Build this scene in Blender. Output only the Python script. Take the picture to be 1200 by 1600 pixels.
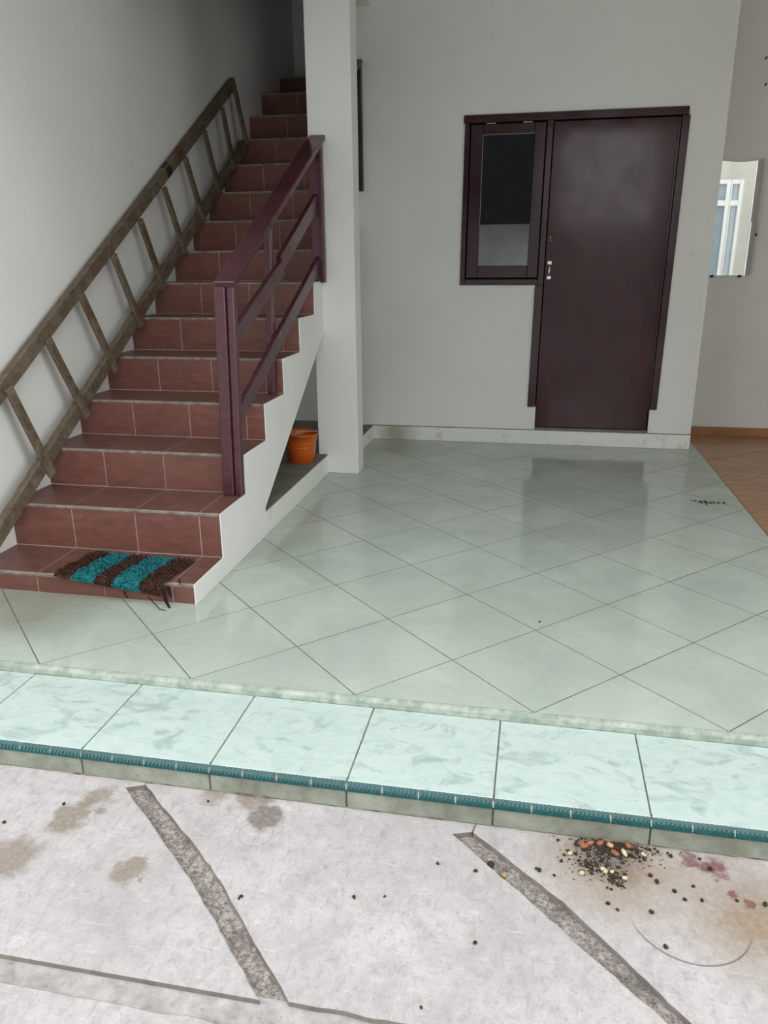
import bpy, math, random
from mathutils import Matrix, Vector, noise

for o in list(bpy.data.objects):
    bpy.data.objects.remove(o)
S = bpy.context.scene
COL = S.collection

# ------------------------------------------------------------------ camera
cam_d = bpy.data.cameras.new('camera'); cam = bpy.data.objects.new('camera', cam_d); COL.objects.link(cam)
cam_d.sensor_fit = 'VERTICAL'; cam_d.sensor_height = 32.0
cam_d.lens = 1203.489 / 1600 * 32.0
cam_d.clip_start = 0.02; cam_d.clip_end = 200
cam.matrix_world = Matrix.Translation((1.64729, -2.11587, 1.32888)) @ (
    Matrix.Rotation(0.194577, 4, 'Z') @ Matrix.Rotation(1.255316, 4, 'X') @ Matrix.Rotation(-0.00834, 4, 'Z'))
S.camera = cam

# ------------------------------------------------------------------ sky: even overcast daylight
W = bpy.data.worlds.new('overcast_sky'); S.world = W; W.use_nodes = True
bg = W.node_tree.nodes['Background']
bg.inputs['Color'].default_value = (0.985, 0.995, 1.0, 1); bg.inputs['Strength'].default_value = 1.0
S.view_settings.view_transform = 'Standard'; S.view_settings.look = 'None'
S.view_settings.gamma = 1.0; S.view_settings.use_curve_mapping = False
S.view_settings.exposure = 1.5

R = random.Random(7)

# ------------------------------------------------------------------ material helpers
def srgb(r, g, b):
    f = lambda c: (c/255/12.92) if c/255 <= 0.04045 else ((c/255+0.055)/1.055)**2.4
    return (f(r), f(g), f(b), 1)

class NT:
    def __init__(s, name):
        s.m = bpy.data.materials.new(name); s.m.use_nodes = True
        s.t = s.m.node_tree; s.n = s.t.nodes; s.l = s.t.links
        s.b = s.n['Principled BSDF']
        s.pos = s.n.new('ShaderNodeNewGeometry').outputs['Position']
    def lk(s, a, b): s.l.new(a, b)
    def _in(s, sock, v):
        if hasattr(v, 'links') or isinstance(v, bpy.types.NodeSocket): s.lk(v, sock)
        else: sock.default_value = v
    def math(s, op, a, b=0.0, clamp=False):
        n = s.n.new('ShaderNodeMath'); n.operation = op; n.use_clamp = clamp
        s._in(n.inputs[0], a); s._in(n.inputs[1], b); return n.outputs[0]
    def mapping(s, scale=(1,1,1), rot=(0,0,0), vec=None):
        n = s.n.new('ShaderNodeMapping'); n.inputs['Scale'].default_value = scale; n.inputs['Rotation'].default_value = rot
        s.lk(vec or s.pos, n.inputs['Vector']); return n.outputs['Vector']
    def noise(s, scale, detail=4, rough=0.55, vec=None, dist=0.0):
        n = s.n.new('ShaderNodeTexNoise'); n.inputs['Scale'].default_value = scale; n.inputs['Detail'].default_value = detail
        n.inputs['Roughness'].default_value = rough; n.inputs['Distortion'].default_value = dist
        s.lk(vec or s.pos, n.inputs['Vector']); return n.outputs['Fac']
    def ramp(s, fac, a, b, c0=0.0, c1=1.0):
        n = s.n.new('ShaderNodeMapRange'); n.inputs['From Min'].default_value = a; n.inputs['From Max'].default_value = b
        n.inputs['To Min'].default_value = c0; n.inputs['To Max'].default_value = c1; n.clamp = True
        s.lk(fac, n.inputs['Value']); return n.outputs['Result']
    def mix(s, fac, a, b):
        n = s.n.new('ShaderNodeMix'); n.data_type = 'RGBA'
        s._in(n.inputs[0], fac); s._in(n.inputs[6], a); s._in(n.inputs[7], b); return n.outputs[2]
    def rnd(s): return s.n.new('ShaderNodeObjectInfo').outputs['Random']
    def bump(s, h, strength=0.3, dist=0.01):
        n = s.n.new('ShaderNodeBump'); n.inputs['Strength'].default_value = strength; n.inputs['Distance'].default_value = dist
        s.lk(h, n.inputs['Height']); s.lk(n.outputs['Normal'], s.b.inputs['Normal'])
    def blob(s, c, r, soft=0.5, wob=0.06, nscale=9.0):
        # a stain with its own ragged outline round the world point c; 1 inside, 0 outside
        d = s.n.new('ShaderNodeVectorMath'); d.operation = 'DISTANCE'
        s.lk(s.pos, d.inputs[0]); d.inputs[1].default_value = c
        n = s.noise(nscale, 7, 0.68)
        v = s.math('ADD', d.outputs['Value'], s.math('MULTIPLY', s.math('SUBTRACT', n, 0.5), wob*2))
        return s.ramp(v, r*(1-soft), r, 1.0, 0.0)
    def out(s, col=None, rough=None, spec=None, metal=None, ior=None):
        i = s.b.inputs
        if col is not None: s._in(i['Base Color'], col)
        if rough is not None: s._in(i['Roughness'], rough)
        if spec is not None: i['Specular IOR Level'].default_value = spec
        if metal is not None: i['Metallic'].default_value = metal
        if ior is not None: i['IOR'].default_value = ior
        return s.m

def M_wall():
    t = NT('white_wall_paint')
    n = t.noise(1.3, 3); f = t.noise(26, 3)
    c = t.mix(t.ramp(n, .35, .7), (.80, .81, .785, 1), (.755, .765, .74, 1))
    c = t.mix(t.ramp(f, .62, .8, 0, .25), c, (.62, .62, .57, 1))
    t.bump(t.noise(60, 4), .10, .004)
    return t.out(c, .62, .3)
def M_plinth():
    t = NT('worn_white_paint')
    n = t.noise(9, 6, .65); f = t.noise(45, 4)
    c = t.mix(t.ramp(n, .55, .75), (.80, .81, .77, 1), (.52, .50, .42, 1))
    c = t.mix(t.ramp(f, .62, .75, 0, .5), c, (.4, .38, .32, 1))
    st = t.math('MULTIPLY', t.blob((.60, 3.69, .05), .19, .8, .10), .75)
    c = t.mix(st, c, (.30, .26, .19, 1))
    t.bump(n, .25, .006)
    return t.out(c, .65, .3)
def M_tile():
    t = NT('pale_green_floor_tile')
    v = t.mapping((1.0, 1.0, 1.0), (0, 0, .78))
    n = t.noise(3.2, 6, .6, v, .6); f = t.noise(34, 4, .6)
    c = t.mix(t.ramp(n, .35, .7), srgb(183, 193, 183), srgb(165, 176, 166))
    c = t.mix(t.ramp(f, .5, .75, 0, .3), c, srgb(150, 160, 149))
    c = t.mix(t.math('MULTIPLY', t.rnd(), .28), c, srgb(160, 172, 164))
    dirt = t.math('MULTIPLY', t.blob((-.35, .42, 0), .42, .7, .16), .55)
    dirt = t.math('MAXIMUM', dirt, t.math('MULTIPLY', t.blob((.45, 1.25, 0), .30, .9, .18, 6), .30))
    dirt = t.math('MAXIMUM', dirt, t.math('MULTIPLY', t.blob((.62, 3.4, 0), .50, .9, .2, 6), .35))
    c = t.mix(dirt, c, srgb(128, 126, 104))
    r = t.ramp(t.noise(5, 5), .3, .75, .06, .13)
    return t.out(c, r, .5, ior=1.6)
def M_ledge():
    t = NT('mottled_aqua_ledge_tile')
    v = t.mapping((1.0, 1.7, 1.0), (0, 0, -.5))
    off = t.n.new('ShaderNodeVectorMath'); off.operation = 'ADD'; t.lk(v, off.inputs[0])
    cb = t.n.new('ShaderNodeCombineXYZ'); t.lk(t.math('MULTIPLY', t.rnd(), 30), cb.inputs[0]); t.lk(cb.outputs[0], off.inputs[1])
    n = t.noise(8, 5, .6, off.outputs[0], 1.2); n2 = t.noise(15, 4, .6, off.outputs[0], .8)
    c = t.mix(t.ramp(n2, .45, .7), srgb(186, 202, 197), srgb(174, 194, 187))
    c = t.mix(t.ramp(n, .53, .68, 0, .65), c, srgb(140, 158, 150))
    return t.out(c, .16, .5)
def M_grout(name, col, col2):
    t = NT(name); n = t.noise(22, 5, .65)
    t.bump(n, .3, .004)
    return t.out(t.mix(t.ramp(n, .4, .65), col, col2), .85, .2)
def M_terra(name='terracotta_stair_tile', A=(130, 83, 73), B=(103, 64, 55), C=(116, 80, 72)):
    t = NT(name)
    v = t.mapping((1, 1, 3.2), (0, .35, 0))
    n = t.noise(11, 6, .65, v, .5); f = t.noise(60, 3)
    c = t.mix(t.ramp(n, .35, .7), srgb(*A), srgb(*B))
    c = t.mix(t.math('MULTIPLY', t.rnd(), .45), c, srgb(*C))
    c = t.mix(t.ramp(f, .64, .74, 0, .4), c, srgb(142, 108, 98))
    c = t.mix(t.ramp(t.noise(4, 5), .5, .75, 0, .35), c, srgb(80, 58, 51))
    t.bump(n, .25, .004)
    return t.out(c, .42, .45)
def M_orange():
    t = NT('orange_side_room_tile')
    v = t.mapping((1, 3, 1), (0, 0, .4)); n = t.noise(5, 6, .65, v, 1.0)
    c = t.mix(t.ramp(n, .35, .7), srgb(176, 130, 94), srgb(142, 100, 66))
    return t.out(c, .22, .5)
def M_paint(name, a, b, rough=(.12, .3), bump=.1, ior=1.6, streak=(1, 1, 6), tint=None):
    t = NT(name); v = t.mapping(streak); n = t.noise(7, 5, .6, v)
    c = t.mix(t.ramp(n, .35, .7), a, b)
    if tint: c = t.mix(t.ramp(t.noise(2.2, 4), .5, .75, 0, .6), c, tint)
    t.bump(t.noise(26, 5, .65, t.mapping((1, 1, .35))), bump, .0015)
    return t.out(c, t.ramp(t.noise(4, 4), .35, .7, *rough), .5, ior=ior)
def M_wood():
    t = NT('weathered_grey_wood')
    v = t.mapping((9, 1.2, 1.2), (.53, 0, 0)); n = t.noise(14, 6, .65, v, .4); f = t.noise(50, 3)
    c = t.mix(t.ramp(n, .3, .7), srgb(124, 112, 95), srgb(80, 69, 56))
    c = t.mix(t.ramp(t.noise(5, 5), .55, .72, 0, .8), c, srgb(84, 52, 30))
    c = t.mix(t.ramp(f, .68, .74, 0, .7), c, srgb(190, 184, 170))
    t.bump(n, .4, .004)
    return t.out(c, .75, .25)
def M_concrete():
    t = NT('trowelled_pale_concrete')
    n = t.noise(3.0, 7, .65); f = t.noise(38, 8, .75, t.mapping((1, .7, 1), (0, 0, .6)), .5); g = t.noise(130, 3, .6)
    c = t.mix(t.ramp(n, .3, .7), (.50, .48, .475, 1), (.37, .355, .355, 1))
    c = t.mix(t.ramp(f, .49, .68, 0, .75), c, (.29, .28, .275, 1))
    c = t.mix(t.ramp(f, .30, .42, .6, 0), c, (.60, .585, .58, 1))
    c = t.mix(t.ramp(t.noise(9, 7, .7), .50, .66, 0, .55), c, (.31, .30, .30, 1))
    sc = t.noise(16, 3, .5, t.mapping((1, 9, 1), (0, 0, .9))); sc2 = t.noise(14, 3, .5, t.mapping((9, 1, 1), (0, 0, .3)))
    c = t.mix(t.ramp(sc, .62, .72, 0, .35), c, (.64, .625, .62, 1)); c = t.mix(t.ramp(sc2, .64, .72, 0, .35), c, (.27, .26, .26, 1))
    c = t.mix(t.ramp(g, .60, .70, 0, .6), c, (.24, .23, .22, 1))
    Z = -.107
    tan = (.235, .195, .16, 1); dk = (.17, .145, .13, 1); red = (.17, .07, .07, 1); ol = (.27, .20, .135, 1)
    mott = t.ramp(t.noise(75, 5, .7), .33, .55, .62, 1.0)
    def st(c, p, r, col, k, soft=.45, wob=.085, ns=15):
        return t.mix(t.math('MULTIPLY', t.math('MULTIPLY', t.blob((p[0], p[1], Z), r, soft, wob, ns), mott), k), c, col)
    for p, r, k in (((.462, -.571), .068, .95), ((.50, -.475), .058, .85), ((.535, -.545), .03, .9), ((.40, -.735), .085, .9),
                    ((.722, -.734), .052, .95), ((.76, -.74), .028, .8), ((.83, -.405), .055, .8), ((.93, -.41), .055, .95)):
        c = st(c, p, r, tan, k)
    c = st(c, (.992, -.478), .060, dk, .95, .35, .05, 20)
    c = st(c, (1.90, -.47), .24, ol, .95, .8, .07, 9)
    c = st(c, (2.20, -.60), .22, ol, .95, .85, .09, 8)
    c = st(c, (1.89, -.45), .11, dk, .95, .6, .05, 14)
    c = st(c, (2.14, -.455), .038, red, .95, .5, .06, 25)
    c = st(c, (2.09, -.43), .03, red, .9, .6, .06, 25)
    c = st(c, (2.170, -.53), .014, red, .95, .4, .025, 40)
    c = st(c, (2.200, -.552), .016, red, .9, .4, .025, 40)
    # thin dark ring left by a pot
    d = t.n.new('ShaderNodeVectorMath'); d.operation = 'DISTANCE'; t.lk(t.pos, d.inputs[0]); d.inputs[1].default_value = (2.055, -.615, Z)
    ring = t.math('COMPARE', d.outputs['Value'], .134); ring.node.inputs[2].default_value = .0022
    sep = t.n.new('ShaderNodeSeparateXYZ'); t.lk(t.pos, sep.inputs[0])
    half = t.ramp(sep.outputs[1], -.70, -.64, 1, 0)
    c = t.mix(t.math('MULTIPLY', ring, t.math('MULTIPLY', half, .75)), c, (.14, .10, .10, 1))
    d2 = t.n.new('ShaderNodeVectorMath'); d2.operation = 'DISTANCE'; t.lk(t.pos, d2.inputs[0]); d2.inputs[1].default_value = (.985, -.545, Z)
    ring2 = t.math('COMPARE', d2.outputs['Value'], .045); ring2.node.inputs[2].default_value = .001
    c = t.mix(t.math('MULTIPLY', ring2, .5), c, (.16, .15, .15, 1))
    h = t.math('ADD', t.math('MULTIPLY', f, .7), t.math('MULTIPLY', g, .3))
    t.bump(h, .35, .006)
    return t.out(c, .8, .25)
def M_bed():
    t = NT('coarse_groove_aggregate')
    n = t.noise(90, 5, .7); m = t.noise(9, 5, .6)
    c = t.mix(t.ramp(n, .38, .62), (.18, .16, .145, 1), (.54, .49, .45, 1))
    c = t.mix(t.ramp(m, .5, .7, 0, .7), c, (.10, .09, .08, 1))
    t.bump(n, .9, .012)
    return t.out(c, .9, .2)
def M_cement(name, a, b, ns=7):
    t = NT(name); n = t.noise(ns, 6, .65); f = t.noise(55, 4)
    c = t.mix(t.ramp(n, .35, .68), a, b); c = t.mix(t.ramp(f, .6, .75, 0, .5), c, (.12, .12, .10, 1))
    t.bump(n, .3, .006)
    return t.out(c, .8, .25)
def M_plain(name, col, rough=.5, metal=0.0, spec=.5, var=.12, ns=40, ior=None):
    t = NT(name); n = t.noise(ns, 3)
    d = tuple(x*(1-var*2.5) for x in col[:3]) + (1,)
    return t.out(t.mix(t.ramp(n, .35, .7), col, d), rough, spec, metal, ior)

wall_m = M_wall(); plinth_m = M_plinth(); tile_m = M_tile(); ledge_m = M_ledge(); terra_m = M_terra(); tread_m = M_terra('worn_terracotta_tread', (118, 82, 72), (92, 62, 54), (104, 78, 70)); orange_m = M_orange()
grout_m = M_grout('floor_grout', (.10, .095, .08, 1), (.17, .165, .14, 1))
mortar_m = M_grout('pale_mortar', (.42, .36, .325, 1), (.30, .25, .22, 1))
nosing_m = M_grout('grey_nosing_mortar', (.27, .235, .205, 1), (.15, .125, .11, 1))
strip_m = M_grout('stained_green_edge', srgb(142, 154, 143), srgb(180, 189, 179))
lgrout_m = M_grout('ledge_grout', (.13, .13, .11, 1), (.25, .25, .21, 1))
cream_m = M_grout('cream_grout', (.75, .73, .66, 1), (.6, .6, .52, 1))
rail_m = M_paint('maroon_gloss_paint', srgb(82, 39, 49), srgb(66, 30, 39), (.22, .36), .04, 1.55)
door_m = M_paint('dark_maroon_door_paint', srgb(62, 20, 25), srgb(48, 15, 19), (.10, .20), .035, 1.42, (1, 1, .5), srgb(60, 27, 22))
frame_m = M_paint('dark_maroon_frame_paint', srgb(58, 28, 32), srgb(46, 22, 26), (.12, .25), .05, 1.5)
dark_wood_m = M_paint('dark_brown_rail_paint', srgb(50, 36, 32), srgb(38, 26, 24), (.3, .5), .1, 1.5)
wood_m = M_wood(); conc_m = M_concrete(); bed_m = M_bed()
curb_m = M_cement('stained_green_grey_cement', (.34, .365, .305, 1), (.19, .20, .155, 1), 11)
floorcem_m = M_cement('dark_bare_cement', (.20, .20, .165, 1), (.13, .13, .105, 1))
bedC_m = M_cement('worn_channel_cement', (.46, .44, .43, 1), (.26, .245, .235, 1), 16)
teal_m = M_plain('teal_glazed_ceramic', (.004, .085, .088, 1), .09, 0, .6, .15, 60)
glass_m = M_plain('dark_window_glass', (.006, .008, .010, 1), .015, 0, .5, .1, 5, 2.5)
metal_m = M_plain('bright_steel', (.78, .77, .75, 1), .25, 1.0)
black_m = M_plain('black_rubber', (.012, .012, .012, 1), .6)
wire_m = M_plain('galvanised_wire', (.55, .52, .45, 1), .4, .8)
orange_p_m = M_plain('orange_plastic', (.60, .115, .012, 1), .38, 0, .5, .12, 12)
mirror_m = M_plain('mirror_silvering', (.86, .88, .87, 1), .02, 1.0, .5, .02, 3)
mirback_m = M_plain('mirror_backing', (.07, .065, .055, 1), .6)
alu_m = M_plain('white_aluminium', (.78, .80, .78, 1), .35, 0, .5, .03)
pane_m = M_plain('daylit_pane', (.22, .28, .31, 1), .03, 0, .5, .05, 3, 1.9)
brown_m = M_plain('dark_brown_rag', (.075, .032, .022, 1), .9, 0, .2, .25, 90)
tealrag_m = M_plain('turquoise_rag', (.018, .20, .225, 1), .9, 0, .2, .2, 90)
blackrag_m = M_plain('blackish_rag', (.022, .012, .011, 1), .9, 0, .2, .2, 90)
seed_m = M_plain('tan_seed_shell', (.55, .36, .16, 1), .5, 0, .4, .2, 120)
pale_m = M_plain('cream_seed', (.68, .56, .34, 1), .5, 0, .4, .15, 120)
rust_m = M_plain('rust_pebble', (.36, .13, .06, 1), .6, 0, .4, .2, 120)
crumb_m = M_plain('dark_soil_crumb', (.060, .040, .028, 1), .85, 0, .3, .3, 200)
pebble_m = M_plain('grey_grit', (.40, .37, .33, 1), .8, 0, .3, .3, 200)
oppwall_m = M_plain('grey_render', (.66, .68, .67, 1), .8, 0, .3, .08, 2)
darkroof_backing_m = M_plain('dark_roof_and_backing', (.014, .015, .016, 1), .8, 0, .2, .2, 4)
annex_m = M_plain('cream_render', (.40, .39, .34, 1), .8, 0, .3, .06, 3)
annexframe_m = M_plain('white_annex_frame', (.60, .61, .59, 1), .4, 0, .5, .03)
dirt_shadow_m = M_plain('dirt_shadow_line', (.06, .055, .045, 1), .9, 0, .2, .2, 50)

# ------------------------------------------------------------------ mesh helpers
def mesh(name, V, F, mat, smooth=False):
    me = bpy.data.meshes.new(name); me.from_pydata([tuple(v) for v in V], [], F); me.validate(); me.update()
    me.materials.append(mat)
    if smooth: me.polygons.foreach_set('use_smooth', [True]*len(me.polygons))
    return me
def put(name, me, parent=None, loc=(0, 0, 0), rot=None):
    o = bpy.data.objects.new(name, me); COL.objects.link(o)
    L = Vector(loc)
    if parent is not None:
        o.parent = parent
        L = L - world_loc(parent)
    o.location = L
    if rot: o.rotation_euler = rot
    return o
def world_loc(o):
    v = Vector(o.location)
    while o.parent: o = o.parent; v = v + Vector(o.location)
    return v
def mk(name, V, F, mat, parent=None, smooth=False, origin=None):
    V = [Vector(v) for v in V]
    if origin is None:
        lo = [min(v[i] for v in V) for i in range(3)]; hi = [max(v[i] for v in V) for i in range(3)]
        origin = Vector(((lo[0]+hi[0])/2, (lo[1]+hi[1])/2, lo[2]))
    origin = Vector(origin)
    return put(name, mesh(name, [v-origin for v in V], F, mat, smooth), parent, origin)
def tag(o, label, cat=None, group=None, kind=None):
    o['label'] = label
    if cat: o['category'] = cat
    if group: o['group'] = group
    if kind: o['kind'] = kind
    return o
def empty(name, loc, label, cat, kind=None, group=None):
    o = bpy.data.objects.new(name, None); COL.objects.link(o); o.location = loc; o.empty_display_size = .1
    return tag(o, label, cat, group, kind)
def box(lo, hi):
    (a, b, c), (d, e, f) = lo, hi
    V = [(a,b,c),(d,b,c),(d,e,c),(a,e,c),(a,b,f),(d,b,f),(d,e,f),(a,e,f)]
    return V, [(0,3,2,1),(4,5,6,7),(0,1,5,4),(1,2,6,5),(2,3,7,6),(3,0,4,7)]
def cbox(lo, hi, c=.002):
    # box with every edge chamfered (44 triangles)
    lo = Vector(lo); hi = Vector(hi); V = []; idx = {}
    for sx in (0, 1):
        for sy in (0, 1):
            for sz in (0, 1):
                s = (sx, sy, sz)
                for ax in range(3):
                    p = []
                    for i in range(3):
                        base = hi[i] if s[i] else lo[i]
                        p.append(base if i == ax else base + (-c if s[i] else c))
                    idx[(s, ax)] = len(V); V.append(tuple(p))
    F = []
    for ax in range(3):
        o1, o2 = [i for i in range(3) if i != ax]
        for sd in (0, 1):
            q = []
            for a, b in ((0,0),(1,0),(1,1),(0,1)):
                s = [0,0,0]; s[ax] = sd; s[o1] = a; s[o2] = b; q.append(idx[(tuple(s), ax)])
            flip = (sd == 0) != (ax == 1)
            F.append(tuple(q[::-1]) if flip else tuple(q))
        for a in (0, 1):                      # edges running along ax
            for b in (0, 1):
                s0 = [0,0,0]; s0[o1] = a; s0[o2] = b; s1 = list(s0); s1[ax] = 1; s0 = tuple(s0); s1 = tuple(s1)
                F.append((idx[(s0,o1)], idx[(s1,o1)], idx[(s1,o2)], idx[(s0,o2)]))
    for sx in (0, 1):
        for sy in (0, 1):
            for sz in (0, 1):
                s = (sx, sy, sz); F.append((idx[(s,0)], idx[(s,1)], idx[(s,2)]))
    return V, orient(V, F)
def orient(V, F):
    # convex solids only: turn every face outwards
    V = [Vector(v) for v in V]; c = sum(V, Vector())/len(V); G = []
    for f in F:
        n = (V[f[1]]-V[f[0]]).cross(V[f[2]]-V[f[0]]); m = sum((V[i] for i in f), Vector())/len(f)
        G.append(tuple(f) if n.dot(m-c) >= 0 else tuple(reversed(f)))
    return G
def join(*parts):
    V = []; F = []
    for v, f in parts:
        k = len(V); V += list(v); F += [tuple(i+k for i in g) for g in f]
    return V, F
def xf(vf, M):
    return [M @ Vector(v) for v in vf[0]], vf[1]
def beam(p0, p1, w, h, c=.003, side=Vector((1, 0, 0))):
    # bar from p0 to p1; w across "side", h across the third axis
    p0 = Vector(p0); p1 = Vector(p1); d = (p1-p0); L = d.length; d.normalize()
    s = (side - d*side.dot(d)).normalized(); u = s.cross(d) if s.cross(d).z >= 0 else d.cross(s)
    M = Matrix(((s.x, d.x, u.x, p0.x), (s.y, d.y, u.y, p0.y), (s.z, d.z, u.z, p0.z), (0, 0, 0, 1)))
    v, f = cbox((-w/2, 0, -h/2), (w/2, L, h/2), c)
    V = [M @ Vector(q) for q in v]
    return V, orient(V, f)
def prism(poly, z0, z1, ch=.0015):
    # polygon slab with a small chamfer round its top
    n = len(poly); cx = sum(p[0] for p in poly)/n; cy = sum(p[1] for p in poly)/n
    ins = inset(poly, ch)
    V = [(x, y, z0) for x, y in poly] + [(x, y, z1-ch) for x, y in poly] + [(x, y, z1) for x, y in ins]
    F = [tuple(reversed(range(n))), tuple(range(2*n, 3*n))]
    for i in range(n):
        j = (i+1) % n
        F += [(i, j, n+j, n+i), (n+i, n+j, 2*n+j, 2*n+i)]
    return V, F
def inset(poly, d):
    # convex CCW polygon moved in by d
    n = len(poly); out = []
    for i in range(n):
        a, b, c = Vector(poly[i-1]), Vector(poly[i]), Vector(poly[(i+1) % n])
        e1 = (b-a).normalized(); e2 = (c-b).normalized()
        n1 = Vector((-e1.y, e1.x)); n2 = Vector((-e2.y, e2.x)); k = 1 + n1.dot(n2)
        out.append(tuple(b + (n1+n2)*d/max(k, .3)))
    return out
def clip(poly, axis, val, keep_greater):
    out = []
    for i in range(len(poly)):
        a, b = poly[i], poly[(i+1) % len(poly)]
        ia = (a[axis] >= val) == keep_greater; ib = (b[axis] >= val) == keep_greater
        if ia: out.append(a)
        if ia != ib:
            t = (val-a[axis])/(b[axis]-a[axis]); out.append((a[0]+t*(b[0]-a[0]), a[1]+t*(b[1]-a[1])))
    q = []
    for p in out:
        if not q or (Vector(p)-Vector(q[-1])).length > 1e-4: q.append(p)
    if len(q) > 1 and (Vector(q[0])-Vector(q[-1])).length < 1e-4: q.pop()
    return q
def area(poly):
    return sum(poly[i][0]*poly[(i+1) % len(poly)][1]-poly[(i+1) % len(poly)][0]*poly[i][1] for i in range(len(poly)))/2
def lathe(prof, n=32, center=(0, 0, 0)):
    V = []; F = []
    for r, z in prof:
        for i in range(n):
            a = 2*math.pi*i/n; V.append((center[0]+r*math.cos(a), center[1]+r*math.sin(a), center[2]+z))
    for k in range(len(prof)-1):
        for i in range(n):
            j = (i+1) % n; F.append((k*n+i, k*n+j, (k+1)*n+j, (k+1)*n+i))
    return V, F
def tube(pts, r, n=8, cap=True):
    V = []; F = []; pts = [Vector(p) for p in pts]; up = Vector((0, 0, 1))
    for i, p in enumerate(pts):
        d = (pts[min(i+1, len(pts)-1)]-pts[max(i-1, 0)]).normalized()
        a = d.cross(up if abs(d.z) < .9 else Vector((1, 0, 0))).normalized(); b = d.cross(a)
        for k in range(n):
            t = 2*math.pi*k/n; V.append(p + (a*math.cos(t)+b*math.sin(t))*r)
    for i in range(len(pts)-1):
        for k in range(n):
            j = (k+1) % n; F.append((i*n+k, i*n+j, (i+1)*n+j, (i+1)*n+k))
    if cap: F += [tuple(reversed(range(n))), tuple(range((len(pts)-1)*n, len(pts)*n))]
    return V, F
T = (1+5**.5)/2
ICO = ([Vector(v).normalized() for v in ((-1,T,0),(1,T,0),(-1,-T,0),(1,-T,0),(0,-1,T),(0,1,T),(0,-1,-T),(0,1,-T),(T,0,-1),(T,0,1),(-T,0,-1),(-T,0,1))],
       [(0,11,5),(0,5,1),(0,1,7),(0,7,10),(0,10,11),(1,5,9),(5,11,4),(11,10,2),(10,7,6),(7,1,8),(3,9,4),(3,4,2),(3,2,6),(3,6,8),(3,8,9),(4,9,5),(2,4,11),(6,2,10),(8,6,7),(9,8,1)])
def ico2():
    V = list(ICO[0]); F = []; cache = {}
    def mid(a, b):
        k = (min(a, b), max(a, b))
        if k not in cache: cache[k] = len(V); V.append(((V[a]+V[b])/2).normalized())
        return cache[k]
    for a, b, c in ICO[1]:
        x, y, z = mid(a, b), mid(b, c), mid(c, a); F += [(a, x, z), (b, y, x), (c, z, y), (x, y, z)]
    return V, F
def blobmesh(fine, rad, jit, seed):
    V, F = ico2() if fine else ICO
    r = random.Random(seed)
    return [Vector((v.x*rad[0], v.y*rad[1], v.z*rad[2]))*(1+r.uniform(-jit, jit)) for v in V], F

# ================================================================== THE SETTING
XL, XR = -0.682, 0.338                      # stair width
YB = 3.70                                   # face of the back wall
XC = 2.774                                  # free corner of the back wall
XF = 2.835                                  # where the green floor meets the orange one
ZC = 3.45                                   # porch ceiling
ZG = -0.107                                 # driveway
YS = [.553, .857, 1.172, 1.492, 1.810, 2.128, 2.447, 2.765, 3.082, 3.396, 3.707, 4.016, 4.326, 4.639, 5.149]
ZS = [.088, .290, .476, .658, .842, 1.028, 1.212, 1.398, 1.591, 1.795, 2.005, 2.215, 2.426, 2.639, 2.855]
YE = 5.60                                   # end wall of the stairwell
XO = -.0034; TS = .40                       # ledge tile grid

# ---- porch floor: diagonal tiles on a grout bed
fl = mk('floor', *join(box((XL-.15, .0, -.06), (XF, 4.22, -.0007))), grout_m)
tag(fl, 'pale green porch floor of glossy tiles laid diagonally', 'floor', kind='structure')
D = TS*2**.5
full_me = None
def diamond(cx, cy): return [(cx, cy-D/2), (cx+D/2, cy), (cx, cy+D/2), (cx-D/2, cy)]
cent = [(k*D, D/2+j*D) for k in range(-2, 7) for j in range(-1, 8)] + [(D/2+k*D, j*D) for k in range(-2, 7) for j in range(-1, 9)]
def tiles(cent, x0, x1, y0, y1, parent, mat, nm, skip):
    global full_me
    shared = None
    for cx, cy in cent:
        p = diamond(cx, cy); a0 = area(p)
        for ax, v, g in ((0, x0, True), (0, x1, False), (1, y0, True), (1, y1, False)):
            if len(p) >= 3: p = clip(p, ax, v, g)
        if len(p) < 3 or area(p) < .002: continue
        if skip(p): continue
        q = inset(p, .0021)
        V, F = prism(q, -.009, 0.0, .0005)
        dz = R.uniform(-.0003, .0003)
        if abs(area(p)-a0) < 1e-5:
            if shared is None:
                shared = mesh(nm, [Vector(v)-Vector((cx, cy, 0)) for v in V], F, mat)
            put(nm, shared, parent, (cx, cy, dz))
        else:
            mk(nm, V, F, mat, parent, origin=(cx, cy, 0)).location.z += dz
def hid(p):
    mx = max(v[0] for v in p); my = min(v[1] for v in p)
    if mx <= XR and my >= .62: return True
    if my >= YB and mx <= XC: return True
    return False
tiles(cent, XL-.1, XF, 0.0, 4.22, fl, tile_m, 'floor_tile', hid)

# ---- orange floor of the side room
fo = mk('floor_side_room', *box((XF, .0, -.06), (5.4, 4.22, -.0007)), M_grout('brown_grout', (.20, .12, .07, 1), (.14, .09, .05, 1)))
tag(fo, 'orange brown marbled tile floor beyond the green porch tiles', 'floor', kind='structure')
cent2 = [(XF+.1+k*D, .3+j*D) for k in range(0, 5) for j in range(-1, 8)] + [(XF+.1+D/2+k*D, .3+D/2+j*D) for k in range(-1, 5) for j in range(-1, 8)]
tiles(cent2, XF+.001, 5.4, .0, 4.22, fo, orange_m, 'floor_tile', lambda p: False)

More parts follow.
